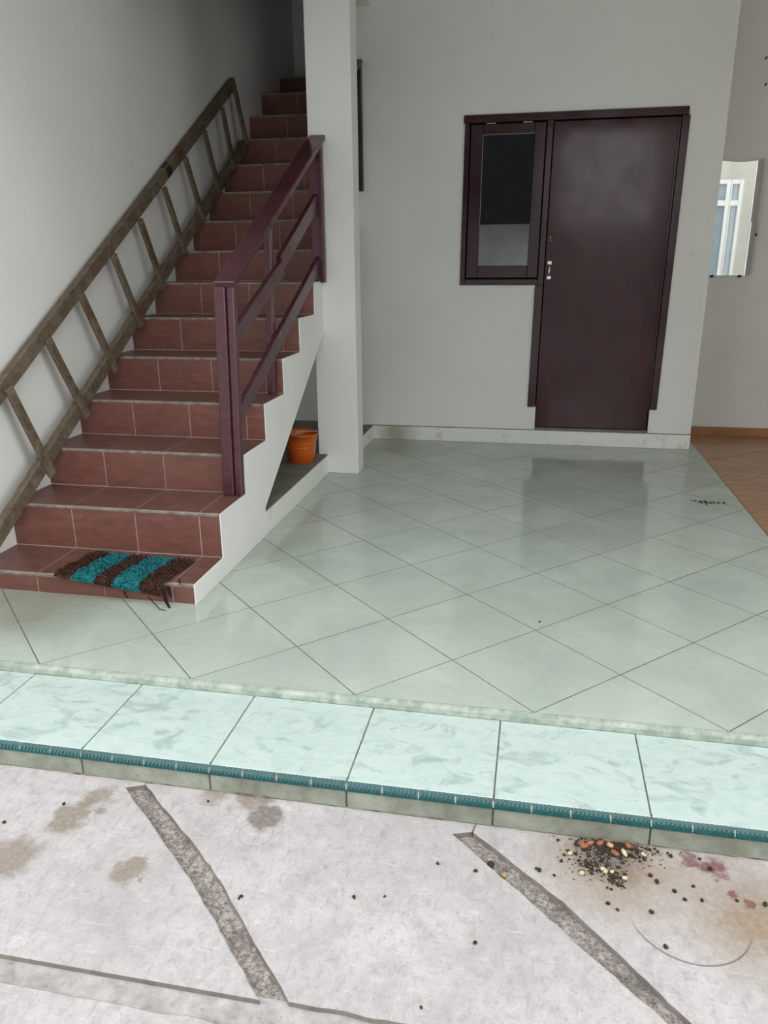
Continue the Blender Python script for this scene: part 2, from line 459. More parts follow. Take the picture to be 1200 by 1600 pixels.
# ---- front ledge, one step lower, with teal edging
ZL = -.0265
le = mk('trim_1', *join(box((-.8, -.392, -.16), (5.4, .0, ZL-.004))), lgrout_m)
tag(le, 'low front ledge of mottled aqua tiles with a teal rope edging', 'ledge', kind='structure')
V, F = [], []
n = 300
for i in range(n+1):
    x = -.8+6.2*i/n; w = .0015*noise.noise(Vector((x*9, 0, 0)))
    V += [(x, .0, -.0003), (x, -.010+w, -.0015), (x, -.018+w, -.0105), (x, -.0205+w, ZL-.001), (x, .0, ZL-.001)]
for i in range(n):
    for k in range(4): a = i*5+k; F.append((a, a+1, a+6, a+5))
mk('edge_strip', V, F, strip_m, le)
for k in range(-2, 14):
    x0 = XO+k*TS+.0022; x1 = XO+(k+1)*TS-.0022
    V, F = prism([(x0, -.3885), (x1, -.3885), (x1, -.0225), (x0, -.0225)], ZL-.010, ZL, .0012)
    mk('ledge_tile', V, F, ledge_m, le, origin=((x0+x1)/2, -.2, ZL))
    V, F = cbox((x0, -.3995, ZG-.03), (x1, -.390, -.0515), .002)
    mk('curb_tile', V, F, curb_m, le)
# teal rope moulding: twisted ridges on a quarter round
def rope(L=.0962, rad=.0215, nx=72, na=8):
    V = []; F = []
    for i in range(nx+1):
        x = -L/2+L*i/nx
        for j in range(na+1):
            a = math.pi/2*j/na*1.12 - .1
            e = min(1, min(i, nx-i)/3.0); ww = math.sin(min(1, max(0, j/na))*math.pi)
            r = rad + .0008 - .0032*(1-abs(math.cos(math.pi*(x/.0112 + j/na*1.1)))**.8)*ww
            V.append((x, -r*math.sin(a), r*math.cos(a)))
    for i in range(nx):
        for j in range(na):
            p = i*(na+1)+j; F.append((p, p+1, p+na+2, p+na+1))
    b = len(V); V += [(-L/2, 0, 0), (L/2, 0, 0)]
    F.append(tuple([b]+[j for j in range(na, -1, -1)])); F.append(tuple([b+1]+[nx*(na+1)+j for j in range(na+1)]))
    return V, F
rme = mesh('edging_piece', *rope(), teal_m, True)
for k in range(-6, 52):
    put('edging_piece', rme, le, (XO+(k+.5)*.1, -.3815, ZL-.0225))
V = []; F = []
for i in range(2):
    for j in range(7):
        a = math.pi/2*j/6; V.append((-.7+6.0*i, -.3815-.0186*math.sin(a), ZL-.0225+.0186*math.cos(a)))
F = [(j, j+1, j+8, j+7) for j in range(6)]
mk('edging_grout', V, F, cream_m, le)

V = []; F = []; n = 700
for i in range(n+1):
    x = -.4+3.2*i/n; a = noise.noise(Vector((x*6, 4, 0))); b = noise.noise(Vector((x*38, 8, 0)))
    w = max(.0006, .003+.007*a+.004*b); hh = max(.0006, .002+.006*a+.004*b)
    V += [(x, -.3993, ZG+hh), (x, -.3996-w*.5, ZG+hh*.5), (x, -.3998-w, ZG-.001)]
for i in range(n):
    for k in range(2): a = i*3+k; F.append((a, a+1, a+4, a+3))
mk('kerb_dirt', V, F, M_grout('kerb_dirt', (.10, .09, .07, 1), (.26, .235, .19, 1)), le)

# ---- driveway: cast concrete slabs parted by open grooves
gr = mk('driveway', *box((-6, -12, -.30), (12, -.39, -.1265)), bed_m)
tag(gr, 'pale concrete driveway of large slabs parted by open grooves', 'driveway', kind='structure')
def wob_edge(a, b, amp, step=.02):
    a = Vector(a); b = Vector(b); L = (b-a).length; m = max(1, int(L/step)); n_ = Vector((-(b-a).y, (b-a).x)).normalized(); o = []
    for i in range(m):
        t = i/m; p = a.lerp(b, t)
        k = amp*(noise.noise(Vector((p.x*14, p.y*14, 3))) + .5*noise.noise(Vector((p.x*45, p.y*45, 9)))) * min(1, i/2)
        o.append(tuple(p+n_*k))
    return o
edge_m = M_cement('shaded_dirty_slab_edge', (.30, .27, .245, 1), (.17, .15, .135, 1), 18)  # groove-wall shading painted into the slab sides, with dirt
def slab_obj(pts, wob):
    V, F = slab(pts, wob); o = mk('concrete_slab', V, F, conc_m, gr); o.data.materials.append(edge_m)
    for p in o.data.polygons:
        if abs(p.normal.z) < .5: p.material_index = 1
    return o
def slab(pts, wob):
    poly = []
    for i in range(len(pts)):
        a, b = pts[i], pts[(i+1) % len(pts)]
        poly += wob_edge(a, b, .005) if wob[i] else [a]
    n = len(poly); ch = .004
    ins = inset(poly, ch)
    V = [(x, y, -.16) for x, y in poly] + [(x, y, ZG-ch) for x, y in poly] + [(x, y, ZG) for x, y in ins]
    F = [tuple(range(2*n, 3*n))]
    for i in range(n):
        j = (i+1) % n; F += [(i, j, n+j, n+i), (n+i, n+j, 2*n+j, 2*n+i)]
    return V, F
YK = -.398
slab_obj([(-6, -.993), (1.158, -.997), (.887, -.724), (.549, -.428), (.594, -.4075), (.604, YK), (-6, YK)], [0, 1, 1, 0, 0, 0, 0])
slab_obj([(1.218, -.990), (2.075, -1.0), (1.978, -.905), (1.731, -.666), (1.494, -.446), (1.545, -.428), (1.552, YK), (.6045, YK), (.598, -.405), (.912, -.668)], [1, 1, 1, 1, 0, 0, 0, 0, 1, 1])
slab_obj([(2.130, -1.0), (12, -1.0), (12, YK), (1.5525, YK), (1.548, -.430), (1.776, -.624), (2.022, -.893)], [0, 0, 0, 0, 1, 1, 1])
slab_obj([(-6, -12), (12, -12), (12, -1.06), (1.9, -1.062), (.1, -1.058), (-6, -1.052)], [0, 0, 0, 1, 0, 0])
mk('channel_bed', *box((-6, -1.08, -.17), (12, -.98, -.124)), bedC_m, gr)
# loose grit in the two slanting grooves
gv = []; gf = []
for (a, b, w, cnt) in (((.575, -.415), (1.19, -.99), .017, 420), ((1.52, -.435), (2.10, -1.0), .016, 420)):
    A = Vector(a); B = Vector(b); nn = Vector((-(B-A).y, (B-A).x)).normalized()
    for i in range(cnt):
        p = A.lerp(B, R.random())+nn*R.uniform(-w, w); s = R.uniform(.0012, .0034)
        v, f = blobmesh(False, (s, s*R.uniform(.6, 1), s*R.uniform(.5, .9)), .25, R.random())
        k = len(gv); gv += [q+Vector((p.x, p.y, -.1255)) for q in v]; gf += [tuple(i2+k for i2 in t) for t in f]
g = mk('groove_grit', gv, gf, pebble_m, gr); g['kind'] = 'stuff'

# ---- walls
wl = mk('wall_left', *box((XL-.15, -.45, -.16), (XL, YE+.15, 5.6)), wall_m)
tag(wl, 'plain white wall running up beside the stairs', 'wall', kind='structure')
y0, y1 = YB, YB+.14
wb = mk('wall_back', *join(box((XL, y0, 0), (XR, y1, 1.56)), box((XR, y0, 0), (1.092, y1, ZC)),
     box((1.092, y0, 0), (1.622, y1, 1.165)), box((1.092, y0, 2.254), (2.520, y1, ZC)), box((2.520, y0, 0), (XC, y1, ZC)),
     box((1.622, y0, 0), (1.66, y1, .286)), box((2.475, y0, 0), (2.520, y1, .286)), box((1.66, y0+.005, 0), (2.475, y1, .112)),
     box((XC-.14, y1, 0), (XC, 4.22, ZC))), wall_m)
tag(wb, 'white back wall holding the maroon door and small window', 'wall', kind='structure')
ws = mk('wall_stairwell', *join(box((XR, YB+.14, 1.4), (XR+.12, YE, 5.6)), box((XR, YB, ZC), (XR+.12, YB+.14, 5.6)), box((.347, 2.80, 2.945), (.442, YB+.001, 5.6)), box((XL, 2.33, ZC), (XR+.12, 2.45, 5.6)), box((XR-.06, 2.45, ZC), (.442, 2.80, 5.6))), wall_m)
tag(ws, 'white inner wall enclosing the upper stairwell', 'wall', kind='structure')
we = mk('wall_stair_end', *box((XL, YE, 1.4), (XR+.12, YE+.15, 5.6)), wall_m)
tag(we, 'white wall at the top of the stairs', 'wall', kind='structure')
wr = mk('wall_right', *box((XC-.14, 4.22, -.06), (5.55, 4.36, ZC)), wall_m)
tag(wr, 'white side room wall carrying the mirror', 'wall', kind='structure')
wo = mk('wall_side_room', *join(box((5.4, .3, -.06), (5.55, 4.22, ZC))), wall_m)
tag(wo, 'white outer wall of the side room', 'wall', kind='structure')
ce = mk('ceiling', *join(box((XL-.15, .25, 2.76), (XR+.10, 2.45, ZC+.14)), box((XR+.10, .25, ZC), (5.55, 4.36, ZC+.14)), box((XR+.10, .25, 2.62), (5.55, .43, ZC)), box((XL-.15, 2.3, 5.6), (XR+.12, YE+.15, 5.7))), wall_m)  # unseen low slab over the stairs added to keep light from the stairwell
tag(ce, 'white ceiling slab over the porch, with an unseen low slab added over the stairs to darken them', 'ceiling', kind='structure')
# white glazed annex across the driveway, seen only in the mirror
wf = empty('window_2', (4.7, -3.55, -.1), 'white framed glazed front across the driveway, behind the viewer', 'window', 'structure')
mk('wall_panel', *join(box((4.83, -3.65, -.134), (7.5, -3.50, 4.6)), box((3.3, -3.65, 2.62), (4.83, -3.50, 4.6))), annex_m, wf)
for xa, xb in ((3.3, 3.42), (4.49, 4.60), (4.615, 4.65), (4.79, 4.83)):
    mk('stile', *cbox((xa, -3.60, -.107), (xb, -3.50, 2.62), .004), annexframe_m, wf)
for za, zb in ((-.107, .05), (2.16, 2.26), (2.54, 2.62)):
    mk('rail', *join(cbox((3.42, -3.595, za), (4.49, -3.505, zb), .004), cbox((4.65, -3.595, za), (4.79, -3.505, zb), .004)), annexframe_m, wf)
for xa, xb in ((3.42, 4.49), (4.65, 4.79)):
    for za, zb in ((.05, 2.16), (2.26, 2.54)):
        mk('pane', *box((xa, -3.56, za), (xb, -3.552, zb)), pane_m, wf)

# ---- white plinth along the back wall and orange skirting
bb = mk('baseboard_back', *cbox((.42, YB-.010, 0), (XC+.002, YB+.001, .106), .003), plinth_m)
tag(bb, 'low white worn plinth along the foot of the back wall', 'baseboard', kind='structure')
mk('dirt_shadow_gap', *box((.42, YB-.004, .106), (1.66, YB+.001, .1105)), dirt_shadow_m, bb)  # dark strip paints in the shadow line above the plinth, with dirt
mk('dirt_shadow_gap', *box((2.475, YB-.004, .106), (XC, YB+.001, .1105)), dirt_shadow_m, bb)
mk('door_sill', *cbox((1.664, YB-.006, .104), (2.473, YB+.05, .128), .003), floorcem_m, bb)
br = mk('baseboard_right', *cbox((XC, 4.208, 0), (5.4, 4.221, .07), .003), orange_m)
tag(br, 'orange tile skirting below the white side room wall', 'baseboard', kind='structure')

# ---- pillar
pi = mk('pillar', *cbox((.276, 2.64, 0), (.541, 2.80, ZC), .004), wall_m)
tag(pi, 'square white pillar standing beside the stairs', 'pillar', kind='structure')

# ---- raised floor under the stairs
uf = mk('understair_plinth', *join(box((XL, 1.38, 0), (XR-.0008, YB, .118)), box((XR-.001, 2.72, 0), (.42, YB, .100))), plinth_m)
tag(uf, 'raised white edged floor under the stairs', 'floor', kind='structure')
mk('cement_top', *join(box((XL, 1.415, .118), (XR-.0012, YB, .125)), box((XR-.001, 2.75, .100), (.419, YB, .108))), floorcem_m, uf)

# ================================================================== STAIRCASE
t_ = .010
st = empty('staircase', (0, .9, 0), 'terracotta tiled staircase with a white painted side', 'staircase', 'structure')
def profile(t):
    P = [(YS[0]+t, 0.0)]
    for i in range(15):
        P.append((YS[i]+t, ZS[i]-t))
        P.append(((YS[i+1]+t) if i < 14 else YE, ZS[i]-t))
    P += [(YE, ZS[-1]-.15), (5.15, .143+.632*(5.15-1.421)), (1.421, .143), (1.421, 0.0)]
    return P
def extrude(P, x0, x1):
    n = len(P); V = [(x0, y, z) for y, z in P]+[(x1, y, z) for y, z in P]
    F = [tuple(range(n)), tuple(range(2*n-1, n-1, -1))] + [(i, n+i, n+(i+1) % n, (i+1) % n) for i in range(n)]
    return V, F
def fixn(o):
    import bmesh
    b = bmesh.new(); b.from_mesh(o.data); bmesh.ops.recalc_face_normals(b, faces=b.faces); b.to_mesh(o.data); b.free()
    return o
core = fixn(mk('stair_core', *extrude(profile(.0016), XL, XR-.005), mortar_m, st))
fixn(mk('stringer', *extrude(profile(.0005), XR-.005, XR), wall_m, st))
# plastered underside
sof = [(1.421, .143), (5.15, .143+.632*(5.15-1.421))]
mk('soffit', [(XL, sof[0][0], sof[0][1]-.002), (XR, sof[0][0], sof[0][1]-.002), (XR, sof[1][0], sof[1][1]-.002), (XL, sof[1][0], sof[1][1]-.002),
              (XL, sof[0][0], sof[0][1]), (XR, sof[0][0], sof[0][1]), (XR, sof[1][0], sof[1][1]), (XL, sof[1][0], sof[1][1])],
   box((0,0,0),(1,1,1))[1], wall_m, st)
XJ = [XL, -.376, -.067, .238, XR-.005]
rc = {}
for i in range(15):
    zb = ZS[i-1] if i else 0.0
    for k in range(4):
        a, b = XJ[k]+(.0018 if k else .0), XJ[k+1]-(.0018 if k < 3 else 0)
        mk('riser_tile', *cbox((a, YS[i]+R.uniform(-.0006, .0006), zb+.003), (b, YS[i]+t_, ZS[i]-.0135), .0015), terra_m, st)
        yb = (YS[i+1]-.001) if i < 14 else YE
        mk('tread_tile', *cbox((a, YS[i]+.011, ZS[i]-t_), (b, yb, ZS[i]+R.uniform(-.0005, .0005)), .0015), tread_m, st)
    # rough mortar nosing between riser and tread
    V = []; F = []; m = 60
    for j in range(m+1):
        x = XL+(XR-.005-XL)*j/m
        w = .0022*noise.noise(Vector((x*22, i*3.7, 1))); w2 = .002*noise.noise(Vector((x*30, i*2.1, 6)))
        V += [(x, YS[i]+.002, ZS[i]-.0165), (x, YS[i]-.001+w, ZS[i]-.011+w2), (x, YS[i]+.001+w, ZS[i]-.003+w2*.5), (x, YS[i]+.0125, ZS[i]-.0006)]
    for j in range(m):
        for q in range(3): p = j*4+q; F.append((p, p+4, p+5, p+1))
    mk('nosing_mortar', V, F, nosing_m, st)

# ================================================================== DOOR AND WINDOW
def shear(vf, k=.0125):
    return [(v[0]+k*(v[2]-1.2), v[1], v[2]) for v in vf[0]], vf[1]
d1 = empty('door_1', (2.08, YB, .13), 'tall dark maroon glossy door in a matching frame', 'door', 'structure')
mk('frame_head', *shear(cbox((1.067, YB-.014, 2.212), (2.522, YB+.07, 2.262), .003)), frame_m, d1)
mk('frame_post', *shear(cbox((1.612, YB-.014, .284), (1.668, YB+.07, 1.155), .003)), frame_m, d1)
mk('frame_post', *shear(cbox((1.627, YB-.014, 1.155), (1.668, YB+.07, 2.212), .003)), frame_m, d1)
mk('frame_post', *shear(cbox((2.483, YB-.014, .284), (2.533, YB+.07, 2.212), .003)), frame_m, d1)
mk('stop_bead', *shear(cbox((2.468, YB+.003, .284), (2.483, YB+.03, 2.205), .002)), frame_m, d1)
mk('added_dark_backing', *join(box((1.60, YB+.10, .1), (2.56, YB+.13, 2.3)), box((1.60, YB+.05, 2.2), (2.56, YB+.13, 2.3))), darkroof_backing_m, d1)  # near-black panels added behind the leaf to stop light leaking round it
lf = mk('door_leaf', *shear(cbox((1.672, YB+.008, .132), (2.476, YB+.048, 2.207), .003)), door_m, d1)
hx = 1.704; hy = YB+.008
h = mk('handle', *tube([(hx, hy-.004, 1.215), (hx, hy-.020, 1.222), (hx, hy-.026, 1.240), (hx, hy-.026, 1.268), (hx, hy-.020, 1.286), (hx, hy-.004, 1.293)], .0065, 10), metal_m, lf, True)
tag(h, 'chrome pull handle')
for z in (1.194, 1.292):
    mk('handle_plate', *cbox((hx-.014, hy-.004, z), (hx+.014, hy+.001, z+.024), .0015), metal_m, lf)
for z in (1.455, 1.475):
    v, f = blobmesh(True, (.006, .003, .006), 0, 1); mk('keyhole_stud', [q+Vector((1.70, hy, z)) for q in v], f, wire_m, lf, True)

w1 = empty('window_1', (1.35, YB, 1.16), 'small maroon framed window with dark glass left of the door', 'window', 'structure')
mk('frame_post', *shear(cbox((1.076, YB-.014, 1.155), (1.110, YB+.07, 2.212), .003)), frame_m, w1)
mk('frame_sill', *shear(cbox((1.110, YB-.014, 1.155), (1.627, YB+.07, 1.196), .003)), frame_m, w1)
sa = mk('sash', *shear(join(cbox((1.116, YB+.004, 1.204), (1.200, YB+.04, 2.206), .003), cbox((1.548, YB+.004, 1.204), (1.622, YB+.04, 2.206), .003),
       cbox((1.200, YB+.0045, 1.204), (1.548, YB+.04, 1.288), .003), cbox((1.200, YB+.0045, 2.143), (1.548, YB+.04, 2.206), .003))), frame_m, w1)
mk('pane', *shear(box((1.198, YB+.018, 1.284), (1.552, YB+.023, 2.147))), glass_m, sa)
mk('added_backing', *shear(box((1.04, YB+.06, 1.10), (1.66, YB+.10, 2.32))), darkroof_backing_m, w1)  # near-black sheet added behind the sash to block stray light
for x in (1.235, 1.48):
    for q in range(5):
        mk('hinge_knuckle', *tube([(x+q*.0125, YB+.001, 2.2085), (x+q*.0125+.0105, YB+.001, 2.2085)], .0042, 8), metal_m, sa)

# ================================================================== RAILINGS
ra = empty('stair_railing', (.30, 1.14, .29), 'maroon wooden stair railing between grooved newel post and white pillar', 'railing')
def sh2(vf, k=.026, z0=.29):
    return [Vector((v[0]+k*(v[2]-z0), v[1], v[2])) for v in vf[0]], vf[1]
mk('newel_post', *sh2(join(cbox((.246, 1.118, .290), (.297, 1.166, 1.236), .004))), rail_m, ra)
mk('newel_fillet', *sh2(cbox((.297, 1.134, .290), (.304, 1.160, 1.236), .001)), rail_m, ra)
mk('newel_post', *sh2(cbox((.304, 1.122, .290), (.336, 1.166, 1.236), .005)), rail_m, ra)
mk('handrail', *beam((.327, 1.110, 1.236), (.332, 2.648, 2.012), .098, .030, .005), rail_m, ra)
mk('wall_post', *cbox((.290, 2.590, 1.205), (.366, 2.642, 1.975), .004), rail_m, ra)
mk('post_bead', *cbox((.348, 2.583, 1.205), (.362, 2.592, 1.965), .002), rail_m, ra)
mk('baluster', *sh2(cbox((.258, 1.772, .657), (.298, 1.806, 1.565), .004), .026, .657), rail_m, ra)
mk('baluster_bead', *sh2(cbox((.280, 1.766, .657), (.292, 1.774, 1.555), .002), .026, .657), rail_m, ra)
mk('rail', *beam((.318, 1.150, .985), (.322, 1.905, 1.300), .026, .080, .003), rail_m, ra)
mk('rail', *beam((.322, 1.880, 1.318), (.326, 2.60, 1.668), .028, .080, .003), rail_m, ra)
mk('rail', *beam((.318, 1.150, .640), (.326, 2.62, 1.325), .026, .080, .003), rail_m, ra)
rb = empty('stair_railing', (.33, 3.66, 1.62), 'dark brown end of the upper stair railing behind the pillar', 'railing')
mk('wall_post', *cbox((.30, 3.648, 1.800), (.374, YB+.001, 2.600), .004), dark_wood_m, rb)
mk('handrail', *beam((.335, 2.80, 2.19), (.335, YB-.004, 2.622), .085, .030, .005), dark_wood_m, rb)
mk('rail', *beam((.335, 2.80, 1.80), (.335, YB-.03, 2.24), .028, .080, .003), dark_wood_m, rb)
mk('rail', *beam((.335, 2.80, 1.47), (.335, YB-.03, 1.91), .028, .080, .003), dark_wood_m, rb)

# ================================================================== LADDER
la = empty('wooden_ladder', (-.6, .65, .1), 'long weathered wooden ladder resting on the stairs against the left wall', 'ladder')
ux, lx = -.648, -.606
def upz(y): return .815+(y-.89)*.582
def loz(y): return .333+(y-.857)*.588
mk('side_rail', *beam((ux, .42, upz(.42)), (ux, 3.93, upz(3.93)), .036, .074, .005), wood_m, la)
mk('side_rail', *beam((lx, .60, loz(.60)), (lx, 4.02, loz(4.02)), .036, .074, .005), wood_m, la)
tops = [(.89, .800), (1.223, .978), (1.548, 1.166), (1.901, 1.362), (2.24, 1.554), (2.584, 1.750), (2.921, 1.955), (3.259, 2.157), (3.605, 2.353), (3.875, 2.52)]
bots = [(1.045, .374), (1.396, .585), (1.72, .775), (2.049, .980), (2.369, 1.178), (2.711, 1.383), (3.04, 1.59), (3.347, 1.78), (3.653, 1.965), (3.949, 2.170)]
for (ty, tz), (by, bz) in zip(tops, bots):
    a = Vector((ux+.030, ty, tz)); b = Vector((lx+.030, by, bz)); d = (b-a).normalized()
    rg = mk('rung', *beam(a-d*.012, b, .020, .050, .004), wood_m, la)
    for q in (.02, .96):
        c = a.lerp(b, q)+Vector((.0105, 0, 0)); v, f = blobmesh(False, (.002, .005, .005), 0, 1); mk('nail_head', [e+c for e in v], f, wire_m, rg)
for q in range(5):   # twine lashing on the upper rail
    y = 2.665+q*.013; c = Vector((ux, y, upz(y))); u = Vector((0, -.503, .864)); s = Vector((1, 0, 0))
    mk('lashing', *tube([c+u*.041*math.cos(t)+s*.021*math.sin(t)*1.1 for t in [2*math.pi*k/14 for k in range(15)]], .0035, 6), black_m, la)

# ================================================================== BUCKET
bc = Vector((.222, 2.430, .125))
bu = empty('plastic_bucket', bc, 'orange plastic bucket with a wire handle on the ledge under the stairs', 'bucket')
prof = [(r*1.11, z*.97) for r, z in [(0, .002), (.066, .002), (.070, .0), (.074, .006), (.084, .100), (.0865, .102), (.0868, .110), (.0855, .113), (.096, .182), (.103, .184), (.104, .190), (.101, .193), (.096, .190), (.090, .150), (.076, .012), (.070, .008), (0, .008)]]
mk('bucket_body', *lathe(prof, 40, bc), orange_p_m, bu, True, bc)
pts = []
for k in range(17):
    a = math.pi*k/16; x = -.104*math.cos(a); s = math.sin(a)
    v = Vector((x, 0, 0)); v += Vector((0, -.045*s, .022*s)); ang = .55
    pts.append(bc+Vector((v.x*math.cos(ang)-v.y*math.sin(ang)+.012*s, v.x*math.sin(ang)+v.y*math.cos(ang), .180+v.z)))
mk('wire_handle', *tube(pts, .003, 6), wire_m, bu)
for sgn in (-1, 1):
    p = bc+Vector((sgn*.102*math.cos(.55), sgn*.102*math.sin(.55), .178)); v, f = blobmesh(True, (.010, .008, .011), 0, 3)
    mk('handle_lug', [q+p for q in v], f, orange_p_m, bu, True)

# ================================================================== DOORMAT
dm = empty('rag_doormat', (0, .68, .09), 'shaggy rag doormat striped brown and turquoise on the bottom step', 'doormat')
def mat_pt(u, s, hgt):
    # u across (x), s from the back edge forwards; drapes over the nosing
    yb = .800-.02*(u+.25); y = yb-s; sag = .30+.7*(u+.25)/.5
    z = .089; yn = .548
    if y < yn:
        over = yn-y; a = min(over/.020, 1.25)
        return Vector((u, yn-.020*math.sin(a)-.002, z-.020*(1-math.cos(a))-max(0, over-.025)))+Vector((0, -math.sin(a), math.cos(a)))*hgt
    return Vector((u, y, z+hgt))
def mat_len(u): return .262+.045*(u+.25)/.5
SX = [-.252, -.166, -.056, .028, .150, .243]
for k in range(5):
    m = (brown_m, tealrag_m)[k % 2]; x0, x1 = SX[k], SX[k+1]
    V = []; F = []; nx = max(6, int((x1-x0)/.006)); ny = 52
    for i in range(nx+1):
        for j in range(ny+1):
            u = x0+(x1-x0)*i/nx; s = mat_len(u)*j/ny
            w = .012*noise.noise(Vector((s*28, k*5, 0)))
            u2 = u+w-.02-.12*(s-.14)
            e = min(1, min(j, ny-j)/3)*(.55+.45*min(1, min(i, nx-i)/2))
            hgt = (.012+.007*noise.noise(Vector((u*85, s*120, k)))+.004*noise.noise(Vector((u*220, s*260, k+3))))*e+.001
            V.append(mat_pt(u2, s, hgt))
    for i in range(nx):
        for j in range(ny):
            a = i*(ny+1)+j; F.append((a, a+1, a+ny+2, a+ny+1))
    sp = mk('mat_stripe', V, F, m, dm, True)
    # ruffled rag ends
    V = []; F = []
    for q in range(int(2600*(x1-x0))):
        u = R.uniform(x0, x1); s = R.uniform(.004, mat_len(u)-.004); w = .012*noise.noise(Vector((s*28, k*5, 0)))-.02-.12*(s-.14)
        b = mat_pt(u+w, s, .010); a = R.gauss(0, .6); dx = Vector((math.cos(a), math.sin(a), 0)); L = R.uniform(.009, .020); Wd = R.uniform(.004, .008)
        per = Vector((-dx.y, dx.x, 0)); nA = len(V)
        for tt, hh in ((-.5, 0), (-.18, .007), (.2, .009), (.5, .002)):
            hh *= R.uniform(.7, 1.3)
            for sd in (-1, 1): V.append(b+dx*L*tt+per*Wd*sd*.5+Vector((0, -hh*.3, hh+R.uniform(-.001, .001))))
        for t in range(3): F.append((nA+2*t, nA+2*t+1, nA+2*t+3, nA+2*t+2))
    o = mk('rag_ruffle', V, F, m, sp); o['kind'] = 'stuff'
def strand(pts, w, m, nm='rag_strand'):
    V = []; F = []; P = [Vector(p) for p in pts]
    for i, p in enumerate(P):
        ww = w*(1-.5*i/(len(P)-1))
        V += [p+Vector((-ww, 0, 0)), p+Vector((ww, .001, 0)), p+Vector((0, -.003, 0))]
    for i in range(len(P)-1):
        for k in range(3): a = i*3+k; b = i*3+(k+1) % 3; F.append((a, b, b+3, a+3))
    mk(nm, V, F, m, dm)
strand([(.215, .525, .075), (.222, .515, .045), (.232, .508, .020), (.246, .500, .004)], .011, blackrag_m)
strand([(.232, .530, .085), (.243, .520, .060), (.248, .517, .042)], .010, blackrag_m)
strand([(.150, .512, .040), (.180, .500, .020), (.212, .480, .007), (.240, .476, .003)], .003, blackrag_m)
strand([(.045, .515, .055), (.052, .510, .040), (.060, .512, .026)], .006, blackrag_m)
strand([(.256, .585, .097), (.268, .565, .094), (.275, .552, .085)], .005, brown_m)
strand([(-.225, .80, .100), (-.20, .812, .106), (-.178, .815, .100)], .006, blackrag_m)

# ================================================================== MIRROR
mi = empty('wall_mirror', (3.01, 4.215, 1.2), 'warped frameless mirror sheet clipped to the side room wall', 'mirror')
V = []; F = []; nx, nz = 28, 20
x0, x1, z0, z1 = 2.868, 3.146, 1.205, 1.985
def mir(u, v):
    d = .014+.0004*math.sin(u*5.2+.6)+.002*math.sin(v*3.1)
    if u > .90: d += (u-.90)*.30
    return d
for b in (0, .004):
    for i in range(nx+1):
        for j in range(nz+1):
            u = i/nx; v = j/nz; V.append((x0+(x1-x0)*u, 4.22-mir(u, v)+b, z0+(z1-z0)*v-.012*math.sin(u*3.1)*v))
N_ = (nx+1)*(nz+1)
for i in range(nx):
    for j in range(nz):
        a = i*(nz+1)+j; F.append((a, a+nz+1, a+nz+2, a+1))
mk('mirror_face', V[:N_], F, mirror_m, mi, True)
mk('mirror_back', V[N_:], [tuple(reversed(f)) for f in F], mirback_m, mi, True)
for x, z in ((2.892, 1.200), (3.085, 1.199), (3.156, 1.485)):
    mk('clip', *cbox((x-.009, 4.188, z-.009), (x+.009, 4.221, z+.009), .003), black_m, mi)
mk('clip', *cbox((3.132, 4.19, 1.955), (3.152, 4.221, 1.988), .003), alu_m, mi)
mk('hook_wire', *tube([(3.150, 4.20, 1.545), (3.162, 4.195, 1.55), (3.158, 4.192, 1.52), (3.146, 4.192, 1.50), (3.150, 4.20, 1.545)], .0025, 6), wire_m, mi)

# ---- small fixings on the walls
o = mk('wall_nail', *join(tube([(2.640, YB+.003, 1.347), (2.640, YB-.018, 1.351)], .0025, 8), tube([(2.640, YB-.018, 1.338), (2.640, YB-.019, 1.358)], .0028, 8)), wire_m)
tag(o, 'small steel nail in the white wall right of the door', 'nail')
for z, x in ((2.615, 3.075), (2.455, 3.095)):
    o = mk('wall_nail', *tube([(x, 4.223, z), (x, 4.195, z+.004)], .006, 8), black_m)
    tag(o, 'dark nail high on the side room wall, %s of two' % ('upper' if z > 2.5 else 'lower'), 'nail', 'nails above the mirror')

# ================================================================== DEBRIS ON THE DRIVEWAY
SH = {}
def pel_label(p):
    # which slab it lies on, then which one there
    if p == (.81, -.448): return 'dark pellet under the kerb above the dark grey stain'
    if p == (.418, -.531): return 'dark pellet beside the tan stain on the left slab'
    if p == (.302, -.628): return 'dark pellet at the left edge of the picture on concrete'
    if p == (1.581, -.782): return 'larger lone dark pellet near the middle of the centre slab'
    if p == (1.487, -.957): return 'dark pellet lowest on the centre slab'
    if p in ((1.025, -.752), (1.022, -.759)): return 'one of two touching dark pellets beside the left groove'
    if p in ((1.289, -.706), (1.36, -.69)): return 'one of two small dark pellets midway across the centre slab'
    if p in ((1.566, -.571), (1.471, -.563)): return 'one of two small dark pellets left of the right groove'
    if p in ((1.756, -.550), (1.719, -.540), (1.712, -.535)): return 'dark pellet between the right groove and the crumb heap'
    if p == (1.992, -.717): return 'dark pellet just above the thin dark ring mark'
    if p == (1.974, -.624): return 'larger dark pellet inside the thin ring mark'
    if p in ((1.878, -.616), (1.898, -.630)): return 'one of two dark pellets below the crumb heap'
    if p[0] > 2.1: return 'dark pellet among the red stains at the right'
    return 'dark brown pellet between the crumb heap and the red stains'
def little(name, xy, rad, mat, label, cat, group, seed, z=ZG, fine=True, jit=.08):
    key = (name, rad, mat.name, seed % 4)
    if key not in SH:
        v, f = blobmesh(fine, rad, jit, seed % 4); SH[key] = mesh(name, v, f, mat, True)
    o = put(name, SH[key], None, (xy[0], xy[1], z+rad[2]*.86), (0, 0, R.uniform(0, 6.28)))
    tag(o, label, cat, group)
